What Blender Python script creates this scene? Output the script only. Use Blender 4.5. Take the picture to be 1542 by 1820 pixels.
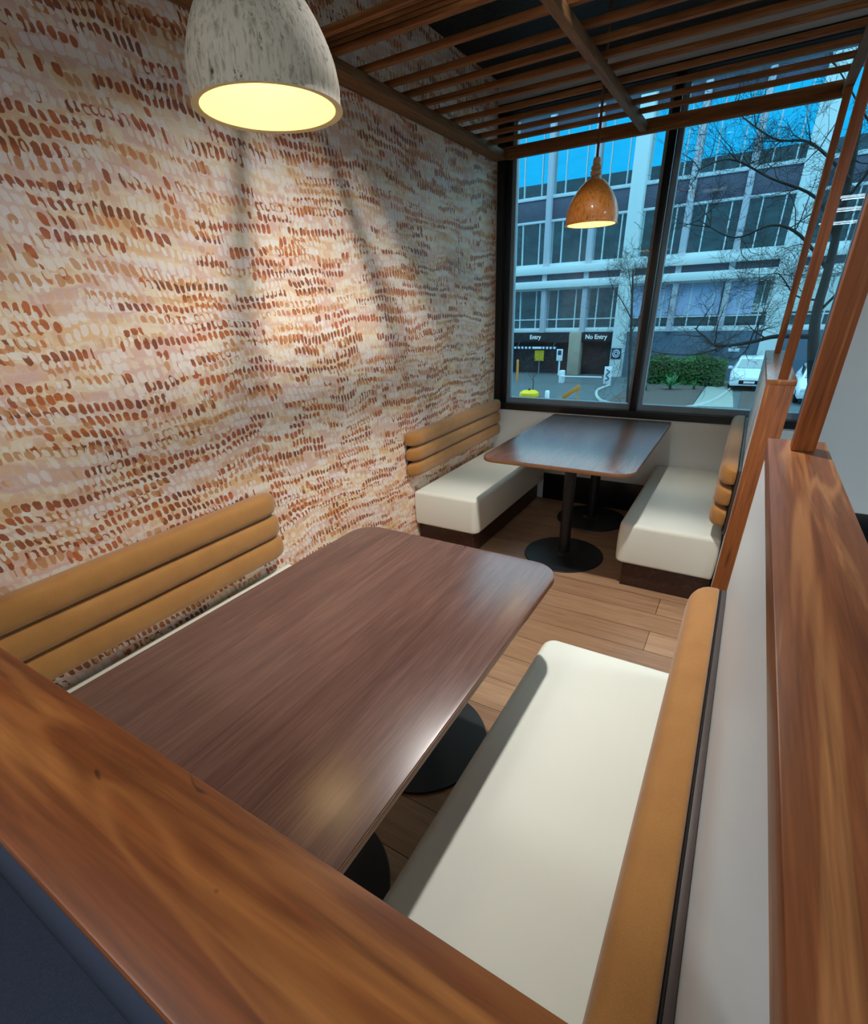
import bpy, bmesh, math, random
from mathutils import Vector, Matrix, noise
random.seed(7)
for o in list(bpy.data.objects): bpy.data.objects.remove(o)
S = bpy.context.scene
COL = S.collection

# ------------------------------------------------------------------ camera
W, H, F, PX, PY = 1542, 1820, 851.46, 787.10, 1000.43
YAW, PIT, ROL = 0.5461, -0.4909, -0.0391
cam = bpy.data.cameras.new('camera'); camo = bpy.data.objects.new('camera', cam); COL.objects.link(camo)
fwd = Vector((-math.sin(YAW)*math.cos(PIT), math.cos(YAW)*math.cos(PIT), math.sin(PIT)))
rt = Vector((math.cos(YAW), math.sin(YAW), 0)); up = rt.cross(fwd)
r2 = math.cos(ROL)*rt + math.sin(ROL)*up; u2 = -math.sin(ROL)*rt + math.cos(ROL)*up
m = Matrix((r2, u2, -fwd)).transposed().to_4x4(); m.translation = Vector((1.828, -3.961, 1.5466))
camo.matrix_world = m
cam.sensor_fit = 'HORIZONTAL'; cam.sensor_width = 36; cam.lens = 36*F/W
cam.shift_x = -(PX - W/2)/W; cam.shift_y = (PY - H/2)/W
cam.clip_start = 0.02; cam.clip_end = 400
S.camera = camo
S.view_settings.view_transform = 'Standard'; S.view_settings.look = 'None'
S.view_settings.exposure = 0.0; S.view_settings.gamma = 1

# ------------------------------------------------------------------ colour + node helpers
def lin(r, g=None, b=None):
    if g is None: g = b = r
    f = lambda c: (c/255/12.92) if c/255 <= .04045 else ((c/255+.055)/1.055)**2.4
    return (f(r), f(g), f(b), 1)
class N:
    """small wrapper that chains shader nodes"""
    def __init__(s, name):
        s.m = bpy.data.materials.new(name); s.m.use_nodes = True
        s.t = s.m.node_tree; s.t.nodes.clear()
        s.out = s.t.nodes.new('ShaderNodeOutputMaterial')
    def n(s, typ, **kw):
        nd = s.t.nodes.new(typ)
        for k, v in kw.items(): setattr(nd, k, v)
        return nd
    def put(s, sock, v):
        if isinstance(v, bpy.types.NodeSocket): s.t.links.new(v, sock)
        else: sock.default_value = v
    def math(s, op, a, b=0.0, c=0.0, clamp=False):
        nd = s.n('ShaderNodeMath', operation=op, use_clamp=clamp)
        s.put(nd.inputs[0], a); s.put(nd.inputs[1], b); s.put(nd.inputs[2], c)
        return nd.outputs[0]
    def mix(s, f, a, b, blend='MIX'):
        nd = s.n('ShaderNodeMix', data_type='RGBA', blend_type=blend)
        s.put(nd.inputs[0], f); s.put(nd.inputs[6], a); s.put(nd.inputs[7], b)
        return nd.outputs[2]
    def ramp(s, f, stops, interp='LINEAR'):
        nd = s.n('ShaderNodeValToRGB'); cr = nd.color_ramp; cr.interpolation = interp
        while len(cr.elements) < len(stops): cr.elements.new(.5)
        for e, (p, c) in zip(cr.elements, stops): e.position = p; e.color = c
        s.put(nd.inputs[0], f); return nd.outputs[0]
    def coords(s): return s.n('ShaderNodeTexCoord').outputs['Object']
    def mapping(s, v, scale=(1, 1, 1), loc=(0, 0, 0), rot=(0, 0, 0)):
        nd = s.n('ShaderNodeMapping'); s.put(nd.inputs[0], v)
        nd.inputs['Scale'].default_value = scale; nd.inputs['Location'].default_value = loc; nd.inputs['Rotation'].default_value = rot
        return nd.outputs[0]
    def noise(s, v, scale, detail=3, rough=.5, dist=0, dim='3D'):
        nd = s.n('ShaderNodeTexNoise', noise_dimensions=dim)
        s.put(nd.inputs['Vector'], v); nd.inputs['Scale'].default_value = scale; nd.inputs['Detail'].default_value = detail
        nd.inputs['Roughness'].default_value = rough; nd.inputs['Distortion'].default_value = dist
        return nd.outputs[0]
    def xyz(s, x, y, z=0.0):
        nd = s.n('ShaderNodeCombineXYZ'); s.put(nd.inputs[0], x); s.put(nd.inputs[1], y); s.put(nd.inputs[2], z); return nd.outputs[0]
    def bump(s, h, strength=.2, dist=.002):
        nd = s.n('ShaderNodeBump'); nd.inputs['Strength'].default_value = strength; nd.inputs['Distance'].default_value = dist
        s.put(nd.inputs['Height'], h); return nd.outputs[0]
    def bsdf(s, col, rough=.5, spec=.5, metal=0, normal=None, **kw):
        nd = s.n('ShaderNodeBsdfPrincipled')
        s.put(nd.inputs['Base Color'], col); s.put(nd.inputs['Roughness'], rough); nd.inputs['Metallic'].default_value = metal
        nd.inputs['Specular IOR Level'].default_value = spec
        if normal is not None: s.put(nd.inputs['Normal'], normal)
        for k, v in kw.items(): s.put(nd.inputs[k], v)
        s.t.links.new(nd.outputs[0], s.out.inputs[0]); return s.m

def plain(name, c, rough=.5, spec=.5, metal=0, var=.12, vs=8.0, bump=0.0, bs=200.0):
    k = N(name); v = k.coords()
    f = k.noise(v, vs, 3)
    col = k.mix(f, tuple(x*(1-var) for x in c[:3])+(1,), tuple(min(1, x*(1+var)) for x in c[:3])+(1,))
    nm = k.bump(k.noise(v, bs, 3), bump) if bump else None
    return k.bsdf(col, rough, spec, metal, nm)

def wood(name, dark, mid, light, axis, rough=.4, spec=.5, s=9.0, stretch=.09, fine=.35, seed=0.0, knots=False, vein=.0):
    k = N(name); v = k.coords()
    sc = [1, 1, 1]; sc[axis] = stretch
    mv = k.mapping(v, tuple(sc), (seed, seed*1.7, seed*.6))
    big = k.noise(mv, s, 4, .55, 1.6)
    col = k.ramp(big, [(.28, dark), (.44, mid), (.56, mid), (.70, light)])
    sc2 = [1, 1, 1]; sc2[axis] = .035
    fn = k.noise(k.mapping(v, tuple(sc2), (seed*2, 0, 0)), 150, 3, .6, .3)
    med = k.noise(k.mapping(v, tuple(sc), (0, seed, 3)), s*3.2, 5, .65, 1.2)
    col = k.mix(fine, col, k.ramp(fn, [(.3, (.30, .28, .26, 1)), (.7, (1, 1, 1, 1))]), 'MULTIPLY')
    col = k.mix(.45, col, k.ramp(med, [(.35, (.50, .46, .44, 1)), (.6, (1, 1, 1, 1))]), 'MULTIPLY')
    vn = k.noise(k.mapping(v, tuple(sc), (seed*3, 1, 2)), s*.75, 3, .5, 1.0)
    rid = k.math('ABSOLUTE', k.math('SUBTRACT', vn, .5))
    col = k.mix(k.math('MULTIPLY', k.ramp(rid, [(.008, (1, 1, 1, 1)), (.045, (0, 0, 0, 1))]), vein), col, light)
    if knots:
        cr = k.noise(k.mapping(v, tuple(.5 if i == axis else 1 for i in range(3)), (5, 2, 1)), 22, 2, .5, 2)
        col = k.mix(k.ramp(cr, [(.70, (0, 0, 0, 1)), (.76, (1, 1, 1, 1))]), col, lin(50, 25, 14))
    return k.bsdf(col, rough, spec, 0, k.bump(fn, .06, .001))

# ------------------------------------------------------------------ world, lamps
wd = bpy.data.worlds.new('world'); S.world = wd; wd.use_nodes = True
nt = wd.node_tree; nt.nodes.clear()
tc = nt.nodes.new('ShaderNodeTexCoord'); sp = nt.nodes.new('ShaderNodeSeparateXYZ'); nt.links.new(tc.outputs['Generated'], sp.inputs[0])
rp = nt.nodes.new('ShaderNodeValToRGB'); cr = rp.color_ramp
mr = nt.nodes.new('ShaderNodeMapRange'); mr.inputs[1].default_value = -1; mr.inputs[2].default_value = 1
nt.links.new(sp.outputs[1], mr.inputs[0]); nt.links.new(mr.outputs[0], rp.inputs[0])
cr.elements[0].position = .30; cr.elements[0].color = (1, 1, 1, 1)
cr.elements[1].position = .45; cr.elements[1].color = (0, 0, 0, 1)
mz = nt.nodes.new('ShaderNodeMapRange'); mz.inputs[1].default_value = .62; mz.inputs[2].default_value = .38; nt.links.new(sp.outputs[2], mz.inputs[0])
mu = nt.nodes.new('ShaderNodeMath'); mu.operation = 'MULTIPLY'; nt.links.new(rp.outputs[0], mu.inputs[0]); nt.links.new(mz.outputs[0], mu.inputs[1])
sk = nt.nodes.new('ShaderNodeMix'); sk.data_type = 'RGBA'; nt.links.new(mu.outputs[0], sk.inputs[0])
sk.inputs[6].default_value = (.80, .92, .96, 1); sk.inputs[7].default_value = (.01, .31, .53, 1)
bg = nt.nodes.new('ShaderNodeBackground'); bg.inputs[1].default_value = 3.1
nt.links.new(sk.outputs[2], bg.inputs[0])
wo = nt.nodes.new('ShaderNodeOutputWorld'); nt.links.new(bg.outputs[0], wo.inputs[0])

def lamp(name, typ, loc, energy, color, **kw):
    l = bpy.data.lights.new(name, typ); l.energy = energy; l.color = color
    rot = kw.pop('rot', None); par = kw.pop('parent', None)
    for k_, v_ in kw.items(): setattr(l, k_, v_)
    o = bpy.data.objects.new(name, l); COL.objects.link(o); o.location = loc
    if rot: o.rotation_euler = rot
    return o
# the spot set into the dark ceiling above the booths
lamp('downlight_beam', 'SPOT', (1.26, -2.13, 2.80), 208, (1, .975, .94), spot_size=math.radians(119), spot_blend=.95, shadow_soft_size=.035, rot=(0, math.radians(9), 0))
lamp('downlight_beam', 'SPOT', (.95, -4.95, 2.80), 70, (.93, .97, 1), spot_size=math.radians(120), spot_blend=.8, shadow_soft_size=.15, rot=(math.radians(24), 0, 0))  # second spot, unseen, added to light the far seats and white panel
# the row of linear lamps over the rest of the room (behind the camera, mirrored in the glass)
LINEAR = [(3.9, -6.65), (3.9, -8.1), (3.9, -10.3)]
for x, y in LINEAR:
    lamp('linear_lamp_light', 'AREA', (x, y, 2.755), 40, (.80, .93, 1), shape='RECTANGLE', size=2.7, size_y=.10)
# added fill lamps, unseen: over the aisle and behind the front partition
lamp('added_fill_light', 'AREA', (4.6, -2.0, 2.80), 60, (.80, .93, 1), shape='RECTANGLE', size=.6, size_y=.6)
lamp('added_fill_light', 'AREA', (1.6, -5.6, 2.80), 10, (.88, .95, 1), shape='RECTANGLE', size=.6, size_y=.6)

# ------------------------------------------------------------------ mesh helpers
def new(): return bmesh.new()
def box(bm, x0, x1, y0, y1, z0, z1):
    vs = [bm.verts.new((x, y, z)) for z in (z0, z1) for x, y in ((x0, y0), (x1, y0), (x1, y1), (x0, y1))]
    for q in ((3, 2, 1, 0), (4, 5, 6, 7), (0, 1, 5, 4), (1, 2, 6, 5), (2, 3, 7, 6), (3, 0, 4, 7)): bm.faces.new([vs[i] for i in q])
    return bm
def bbox(x0, x1, y0, y1, z0, z1, bev=.002, seg=2):
    bm = new(); box(bm, x0, x1, y0, y1, z0, z1)
    if bev: bmesh.ops.bevel(bm, geom=list(bm.edges), offset=bev, segments=seg, profile=.5, affect='EDGES')
    return bm
def rings(bm, loops, cap0=True, cap1=True, close=True):
    """skins a list of equal-length vertex loops"""
    L = [[bm.verts.new(p) for p in lp] for lp in loops]
    n = len(L[0])
    for a, b in zip(L, L[1:]):
        for i in range(n if close else n-1):
            j = (i+1) % n
            bm.faces.new((a[i], a[j], b[j], b[i]))
    if cap0: bm.faces.new(L[0][::-1])
    if cap1: bm.faces.new(L[-1])
    return bm
def lathe(prof, cx=0, cy=0, n=48, bm=None, cap0=False, cap1=False):
    bm = bm or new()
    loops = [[(cx+r*math.cos(2*math.pi*i/n), cy+r*math.sin(2*math.pi*i/n), z) for i in range(n)] for r, z in prof]
    return rings(bm, loops, cap0, cap1)
def tube(bm, pts, rad, n=8, closed=False):
    pts = [Vector(p) for p in pts]; loops = []
    for i, p in enumerate(pts):
        if closed: d = pts[(i+1) % len(pts)] - pts[i-1]
        else: d = pts[min(i+1, len(pts)-1)] - pts[max(i-1, 0)]
        d.normalize(); a = d.orthogonal() if abs(d.z) > .95 else d.cross(Vector((0, 0, 1)))
        a.normalize(); b = d.cross(a); r = rad[i] if isinstance(rad, (list, tuple)) else rad
        loops.append([p + a*r*math.cos(2*math.pi*k/n) + b*r*math.sin(2*math.pi*k/n) for k in range(n)])
    if closed: loops.append(loops[0])
    return rings(bm, loops, not closed, not closed)
def outline(x0, x1, y0, y1, rr, n=8):
    """rounded rectangle, radii in the order (x0y0, x1y0, x1y1, x0y1)"""
    pts = []
    for (cx, cy, a0, r) in ((x0, y0, 180, rr[0]), (x1, y0, 270, rr[1]), (x1, y1, 0, rr[2]), (x0, y1, 90, rr[3])):
        r = max(r, .0008); sx = 1 if cx == x0 else -1; sy = 1 if cy == y0 else -1
        for k in range(n+1):
            a = math.radians(a0 + 90*k/n)
            pts.append((cx + sx*r + r*math.cos(a), cy + sy*r + r*math.sin(a)))
    return pts
def slab(x0, x1, y0, y1, z0, z1, rr, top=.002, bot=.002, seg=5, n=8, bulge=0.0):
    """a rounded slab: corner radii in plan, rolled top and bottom edges"""
    loops = []
    prof = [(top if False else bot*(1-math.sin(math.pi/2*k/seg)), z0 + bot*(1-math.cos(math.pi/2*k/seg))) for k in range(seg+1)]
    if bulge: prof += [(-bulge*math.sin(math.pi*t), z0+bot+(z1-z0-top-bot)*t) for t in (.2, .35, .5, .65, .8)]
    prof += [(top*(1-math.cos(math.pi/2*k/seg)), z1 - top + top*math.sin(math.pi/2*k/seg)) for k in range(seg+1)]
    for ins, z in prof:
        o = outline(x0+ins, x1-ins, y0+ins, y1-ins, [max(r-ins, .001) for r in rr], n)
        loops.append([(x, y, z) for x, y in o])
    return rings(new(), loops)

WL = {}
def obj(name, bm, mat, parent=None, smooth=35, label=None):
    bmesh.ops.recalc_face_normals(bm, faces=bm.faces)
    base = WL.get(parent.name, Vector()) if parent else Vector()
    if parent: bmesh.ops.translate(bm, verts=bm.verts, vec=-base)
    me = bpy.data.meshes.new(name); bm.to_mesh(me); bm.free()
    for mt in (mat if isinstance(mat, (list, tuple)) else [mat]): me.materials.append(mt)
    if smooth:
        for p in me.polygons: p.use_smooth = True
        me.set_sharp_from_angle(angle=math.radians(smooth))
    o = bpy.data.objects.new(name, me); COL.objects.link(o)
    if parent: o.parent = parent; WL[o.name] = base
    else: WL[o.name] = Vector()
    if label: o['label'] = label
    return o
def thing(name, label, cat, loc, group=None):
    o = bpy.data.objects.new(name, None); COL.objects.link(o); o.location = loc; o.empty_display_size = .1
    WL[o.name] = Vector(loc); o['label'] = label; o['category'] = cat
    if group: o['group'] = group
    return o
def tag(o, label, cat, group=None, kind=None):
    o['label'] = label; o['category'] = cat
    if group: o['group'] = group
    if kind: o['kind'] = kind
    return o
def struct(name, bm, mat, parent=None, label=None, smooth=30):
    o = obj(name, bm, mat, parent, smooth)
    if not parent: o['kind'] = 'structure'
    if label: o['label'] = label
    return o

# ------------------------------------------------------------------ materials
def wallpaper():
    k = N('wallpaper'); v = k.coords()
    sep = k.n('ShaderNodeSeparateXYZ'); k.put(sep.inputs[0], v); Y, Z = sep.outputs[1], sep.outputs[2]
    base = k.xyz(Y, Z)
    n1 = k.noise(k.xyz(k.math('MULTIPLY', Y, .7), Z), 1.6, 2, dim='2D')
    n2 = k.noise(k.mapping(base, (1, .5, 1), (7, 3, 0)), 5.0, 2, dim='2D')
    n3 = k.noise(k.mapping(base, (1, 1, 1), (1, 9, 0)), 4.0, 2, dim='2D')
    fine = k.noise(base, 190, 2, dim='2D'); fine2 = k.noise(k.mapping(base, (1, 1, 1), (3, 4, 0)), 60, 1, dim='2D')
    zw = k.math('ADD', k.math('ADD', Z, k.math('MULTIPLY', n1, .16)), k.math('MULTIPLY', n2, .035))
    yw = k.math('ADD', Y, k.math('MULTIPLY', n3, .06))
    def dabs(pu, pv, w, h, seed, runf=.13):
        row_ = k.math('DIVIDE', k.math('ADD', zw, seed*.37), pv); row = k.math('FLOOR', row_)
        fv = k.math('SUBTRACT', k.math('FRACT', row_), .5)
        wn = k.n('ShaderNodeTexWhiteNoise', noise_dimensions='1D'); k.put(wn.inputs['W'], k.math('ADD', row, seed))
        u = k.math('ADD', k.math('DIVIDE', yw, pu), k.math('MULTIPLY', wn.outputs[0], 17.0))
        u = k.math('ADD', u, k.math('MULTIPLY', fv, .22))
        cell = k.math('FLOOR', u); fu = k.math('SUBTRACT', k.math('FRACT', u), .5)
        w2 = k.n('ShaderNodeTexWhiteNoise', noise_dimensions='2D'); k.put(w2.inputs['Vector'], k.xyz(cell, k.math('ADD', row, seed)))
        cs = k.n('ShaderNodeSeparateColor'); k.put(cs.inputs[0], w2.outputs['Color']); a, b, c = cs.outputs
        du = k.math('DIVIDE', k.math('SUBTRACT', fu, k.math('MULTIPLY', k.math('SUBTRACT', a, .5), .22)), k.math('ADD', w*.82, k.math('MULTIPLY', c, w*.36)))
        dv = k.math('DIVIDE', k.math('SUBTRACT', fv, k.math('MULTIPLY', k.math('SUBTRACT', b, .5), .24)), k.math('ADD', h*.82, k.math('MULTIPLY', a, h*.36)))
        d = k.math('ADD', k.math('POWER', k.math('ABSOLUTE', du), 2.6), k.math('POWER', k.math('ABSOLUTE', dv), 2.6))
        d = k.math('ADD', d, k.math('MULTIPLY', k.math('SUBTRACT', fine2, .5), 1.5))
        mr_ = k.n('ShaderNodeMapRange', interpolation_type='SMOOTHSTEP'); k.put(mr_.inputs[0], d)
        mr_.inputs[1].default_value = .80; mr_.inputs[2].default_value = 1.05; mr_.inputs[3].default_value = 1; mr_.inputs[4].default_value = 0
        run = k.noise(k.xyz(k.math('MULTIPLY', u, runf), k.math('MULTIPLY', row, 3.71), seed), 1.0, 1)
        return mr_.outputs[0], run, c
    cream, white = lin(236, 216, 186), lin(240, 233, 226)
    pink, peach, tan_, orange = lin(222, 182, 166), lin(226, 182, 136), lin(203, 150, 100), lin(204, 112, 50)
    rust, brown = lin(160, 68, 22), lin(104, 44, 22)
    big = k.noise(k.mapping(base, (1, 3.2, 1)), 3.0, 3, dim='2D')
    col = k.ramp(big, [(.34, lin(228, 200, 182)), (.46, pink), (.56, cream), (.68, lin(230, 188, 142))])
    m0, r0, c0 = dabs(.028, .034, .43, .43, 1.0, .13)
    pal = k.ramp(k.math('ADD', k.math('MULTIPLY', r0, .86), k.math('MULTIPLY', c0, .14)),
                 [(0, white), (.40, white), (.47, cream), (.51, pink), (.56, peach), (.61, tan_), (.66, lin(214, 160, 112)), (.72, cream)], 'CONSTANT')
    col = k.mix(k.math('MULTIPLY', m0, .62), col, pal)
    m1, r1, c1 = dabs(.0245, .040, .37, .38, 5.0, .075)
    sel = k.math('GREATER_THAN', k.math('ADD', r1, k.math('MULTIPLY', c1, .07)), .545)
    shade = k.ramp(k.noise(k.mapping(base, (1.2, 5, 1), (3, 0, 0)), 3.0, 2, dim='2D'), [(.36, brown), (.47, lin(130, 54, 20)), (.56, rust), (.66, lin(186, 92, 34))])
    shade = k.mix(k.math('MULTIPLY', c1, .35), shade, orange)
    col = k.mix(k.math('MULTIPLY', k.math('MULTIPLY', m1, sel), .93), col, shade)
    m3, r3, c3 = dabs(.027, .037, .36, .38, 13.0, .09)
    sel3 = k.math('GREATER_THAN', k.math('ADD', r3, k.math('MULTIPLY', c3, .08)), .60)
    col = k.mix(k.math('MULTIPLY', k.math('MULTIPLY', m3, sel3), .85), col, k.mix(c3, orange, tan_))
    m2, r2_, c2 = dabs(.022, .031, .33, .33, 9.0, .11)
    sel2 = k.math('GREATER_THAN', k.math('ADD', r2_, k.math('MULTIPLY', c2, .10)), .585)
    col = k.mix(k.math('MULTIPLY', k.math('MULTIPLY', m2, sel2), .85), col, k.mix(c2, white, cream))
    col = k.mix(.10, col, k.ramp(fine, [(.3, (.5, .5, .5, 1)), (.7, (1, 1, 1, 1))]), 'MULTIPLY')
    return k.bsdf(col, .62, .35)

M = {}
M['paper'] = wallpaper()
M['white'] = plain('white_paint', lin(216, 220, 218), .55, .3, var=.02)
M['laminate'] = plain('white_laminate', lin(206, 212, 216), .38, .45, var=.02)
M['cap_x'] = wood('hardwood_x', lin(66, 30, 15), lin(136, 74, 34), lin(176, 112, 56), 0, .44, .40, s=15, stretch=.075, fine=.55, seed=3.1, knots=True, vein=.35)
M['cap_y'] = wood('hardwood_y', lin(92, 48, 28), lin(142, 84, 48), lin(190, 132, 80), 1, .40, .40, s=17, stretch=.055, fine=.5, seed=6.4, vein=.5)
M['cap_far'] = wood('hardwood_far', lin(120, 66, 36), lin(172, 110, 62), lin(212, 150, 92), 1, .26, .6, s=12, stretch=.09, fine=.3, seed=1.4)
M['post'] = wood('hardwood_z', lin(112, 58, 26), lin(162, 92, 44), lin(196, 128, 68), 2, .42, .45, s=30, stretch=.05, fine=.35, seed=2.2)
M['slat_x'] = wood('slat_x', lin(104, 66, 38), lin(148, 98, 58), lin(180, 128, 80), 0, .6, .15, s=26, stretch=.06, fine=.35, seed=4.4)
M['slat_y'] = wood('slat_y', lin(104, 74, 48), lin(142, 104, 68), lin(168, 126, 86), 1, .6, .15, s=26, stretch=.06, fine=.35, seed=8.4)
def laminate():
    k = N('walnut_laminate'); v = k.coords()
    a = k.noise(k.mapping(v, (1, .025, 1)), 330, 3, .6); b = k.noise(k.mapping(v, (1, .07, 1), (4, 0, 0)), 34, 4, .6, .6); c = k.noise(v, 1.8, 2)
    col = k.ramp(b, [(.30, lin(92, 64, 55)), (.5, lin(103, 72, 62)), (.7, lin(115, 83, 71))])
    col = k.mix(.38, col, k.ramp(a, [(.35, (.45, .42, .40, 1)), (.6, (1, 1, 1, 1))]), 'MULTIPLY')
    return k.bsdf(col, k.math('ADD', .23, k.math('MULTIPLY', a, .04)), .6, 0, k.bump(a, .05, .0004))
M['table'] = laminate()
M['edge'] = plain('edge_band', lin(128, 88, 58), .45, .4)
M['black_metal'] = plain('black_powdercoat', lin(24, 25, 28), .42, .5, var=.08, bump=.05)
M['vinyl'] = plain('cream_vinyl', lin(222, 222, 209), .56, .28, var=.015, bump=.03, bs=600)
M['seam'] = plain('cream_seam', lin(196, 190, 168), .5, .3)
def fabric():
    k = N('tan_fabric'); v = k.coords()
    a = k.noise(v, 700, 2); b = k.noise(v, 16, 4); s_ = k.noise(v, 330, 1)
    col = k.mix(b, lin(158, 106, 50), lin(178, 126, 64))
    col = k.mix(.35, col, k.ramp(a, [(.35, (.55, .52, .48, 1)), (.65, (1, 1, 1, 1))]), 'MULTIPLY')
    return k.bsdf(col, .72, .25, 0, k.bump(a, .35, .0012), **{'Sheen Weight': .25})
M['fabric'] = fabric()
M['board'] = plain('dark_board', lin(70, 56, 50), .5, .4, var=.15)
M['board_black'] = plain('black_board', lin(26, 22, 20), .6, .3)
M['plinth'] = wood('plinth_wood', lin(44, 28, 22), lin(66, 42, 32), lin(86, 58, 44), 1, .4, .4, s=20, seed=9)
def planks():
    k = N('floor_planks'); v = k.coords()
    br = k.n('ShaderNodeTexBrick'); k.put(br.inputs['Vector'], k.mapping(v, (1, 1, 1), (.35, .06, 0)))
    br.offset = .37; br.inputs['Scale'].default_value = 1; br.inputs['Mortar Size'].default_value = .0016; br.inputs['Brick Width'].default_value = 1.25; br.inputs['Row Height'].default_value = .178
    br.inputs['Color1'].default_value = lin(186, 148, 114); br.inputs['Color2'].default_value = lin(160, 122, 92); br.inputs['Mortar'].default_value = lin(70, 46, 30)
    br.inputs['Bias'].default_value = 0
    g = k.noise(k.mapping(v, (.06, 1, 1)), 34, 5, .65, .8); f = k.noise(k.mapping(v, (.03, 1, 1)), 170, 3, .6)
    col = k.mix(.6, br.outputs[0], k.ramp(g, [(.32, (.55, .50, .46, 1)), (.6, (1, 1, 1, 1))]), 'MULTIPLY')
    col = k.mix(.35, col, k.ramp(f, [(.3, (.5, .46, .42, 1)), (.65, (1, 1, 1, 1))]), 'MULTIPLY')
    return k.bsdf(col, .38, .4, 0, k.bump(f, .08, .001))
M['planks'] = planks()
M['carpet'] = plain('navy_carpet', lin(62, 68, 84), .95, .1, var=.35, vs=260, bump=.8, bs=420)
M['skirt'] = plain('black_skirting', lin(16, 16, 18), .35, .5)
def ribbed():
    k = N('ribbed_black'); v = k.coords(); w = k.n('ShaderNodeTexWave', bands_direction='Y'); k.put(w.inputs[0], v)
    w.inputs['Scale'].default_value = 18
    return k.bsdf(k.mix(w.outputs[1], lin(10, 10, 11), lin(24, 24, 25)), .55, .4, 0, k.bump(w.outputs[1], .5, .01))
M['ceil_black'] = ribbed()
M['ceil_white'] = plain('ceiling_paint', lin(208, 212, 212), .7, .2, var=.02)
M['alu_black'] = plain('black_window_frame', lin(14, 15, 17), .32, .5, var=.05)
M['alu_grey'] = plain('grey_window_seal', lin(120, 138, 150), .30, .6)
def glass():
    k = N('tinted_glass'); fr = k.n('ShaderNodeFresnel'); fr.inputs[0].default_value = 1.38
    tr = k.n('ShaderNodeBsdfTransparent'); tr.inputs[0].default_value = (.66, .90, .985, 1)
    gl = k.n('ShaderNodeBsdfGlossy'); gl.inputs['Roughness'].default_value = .004; gl.inputs[0].default_value = (.9, .97, 1, 1)
    mx = k.n('ShaderNodeMixShader'); k.put(mx.inputs[0], fr.outputs[0]); k.t.links.new(tr.outputs[0], mx.inputs[1]); k.t.links.new(gl.outputs[0], mx.inputs[2])
    k.t.links.new(mx.outputs[0], k.out.inputs[0]); return k.m
M['glass'] = glass()
def shade_mat(name, a, b, c, rough, spec, coat=0.0):
    k = N(name); v = k.coords()
    g = k.noise(k.mapping(v, (1, 1, .24)), 150, 5, .65, .5); p = k.noise(k.mapping(v, (1, 1, .6)), 52, 4, .7); q = k.noise(v, 9, 3)
    col = k.mix(q, a, b)
    col = k.mix(.8, col, k.ramp(g, [(.34, (.42, .38, .34, 1)), (.52, (1, 1, 1, 1))]), 'MULTIPLY')
    col = k.mix(k.ramp(p, [(.62, (0, 0, 0, 1)), (.70, (1, 1, 1, 1))]), col, c)
    return k.bsdf(col, rough, spec, 0, k.bump(g, .5, .003), **{'Coat Weight': coat, 'Coat Roughness': .12})
M['shade_grey'] = shade_mat('limed_timber', lin(176, 168, 150), lin(204, 194, 174), lin(66, 52, 48), .7, .25)
M['shade_copper'] = shade_mat('amber_timber', lin(252, 164, 72), lin(232, 142, 66), lin(140, 84, 48), .34, .5, .4)
M['shade_in'] = plain('shade_lining', lin(238, 222, 168), .6, .3, var=.06, vs=40)
M['cord'] = plain('cord_brown', lin(96, 68, 48), .7, .2)
M['grip'] = plain('turned_timber', lin(190, 150, 108), .5, .3)
def emit(name, c, s_):
    k = N(name); e = k.n('ShaderNodeEmission'); e.inputs[0].default_value = c; e.inputs[1].default_value = s_
    k.t.links.new(e.outputs[0], k.out.inputs[0]); return k.m
M['bulb'] = emit('warm_bulb', (1, .78, .42, 1), 9)
M['tube'] = emit('white_diffuser', (.9, .96, 1, 1), 14)
M['spot_lens'] = emit('spot_lens', (1, .94, .85, 1), 12)

# ------------------------------------------------------------------ room shell
XP, WP = 1.9196, .112            # inner face and thickness of the low partitions
ZC = 1.228                       # top of their timber caps
CEIL = 2.86
struct('floor', box(new(), -.02, 2.06, -3.90, .0, -.06, 0), M['planks'], label='oak brown plank floor between the booths')
bm = box(new(), -.02, 9.0, -12.2, -3.90, -.06, -.002); box(bm, 2.06, 9.0, -3.90, 0, -.06, -.002)
struct('floor_aisle', bm, M['carpet'], label='dark navy carpet outside the booths')
struct('wall_left', box(new(), -.15, 0, -12.2, .0, -.06, CEIL), M['paper'], label='wallpaper of rows of rust, peach and white painted dabs')
WX0, WX1, WZ0, WZ1 = .009, 2.28, .747, 2.735
bm = box(new(), -.15, 9.15, 0, .16, -.06, WZ0); box(bm, -.15, 9.15, 0, .16, WZ1, CEIL); box(bm, -.15, WX0, 0, .16, WZ0, WZ1); box(bm, WX1, 9.15, 0, .16, WZ0, WZ1)
struct('wall_back', bm, M['white'], label='white wall around the window')
struct('wall_right', box(new(), 9.0, 9.15, -12.2, 0, -.06, CEIL), M['white'])
struct('wall_rear', box(new(), -.15, 9.15, -12.35, -12.2, -.06, CEIL), M['white'])
struct('ceiling', box(new(), 0, 2.3, -4.6, 0, CEIL, CEIL+.1), M['ceil_black'], label='black ribbed ceiling above the slatted pergola')
bm = box(new(), 2.3, 9.0, -12.2, 0, CEIL, CEIL+.1); box(bm, 0, 2.3, -12.2, -4.6, CEIL, CEIL+.1)
struct('ceiling_aisle', bm, M['ceil_white'])
struct('baseboard_back', bbox(.5, 9.0, -.014, 0, 0, .231, .002), M['skirt'], label='black skirting under the window')
# our own building outside: the street front around the window
bm = box(new(), -45, -.15, .02, .3, -2.75, 13.2); box(bm, 9.15, 40, .02, .3, -2.75, 13.2); box(bm, -.15, 9.15, .16, .3, CEIL+.1, 13.2); box(bm, -.15, 9.15, .16, .3, -2.75, -.06)
struct('wall_street', bm, plain('street_front', lin(58, 62, 72), .7, .2))

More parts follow.
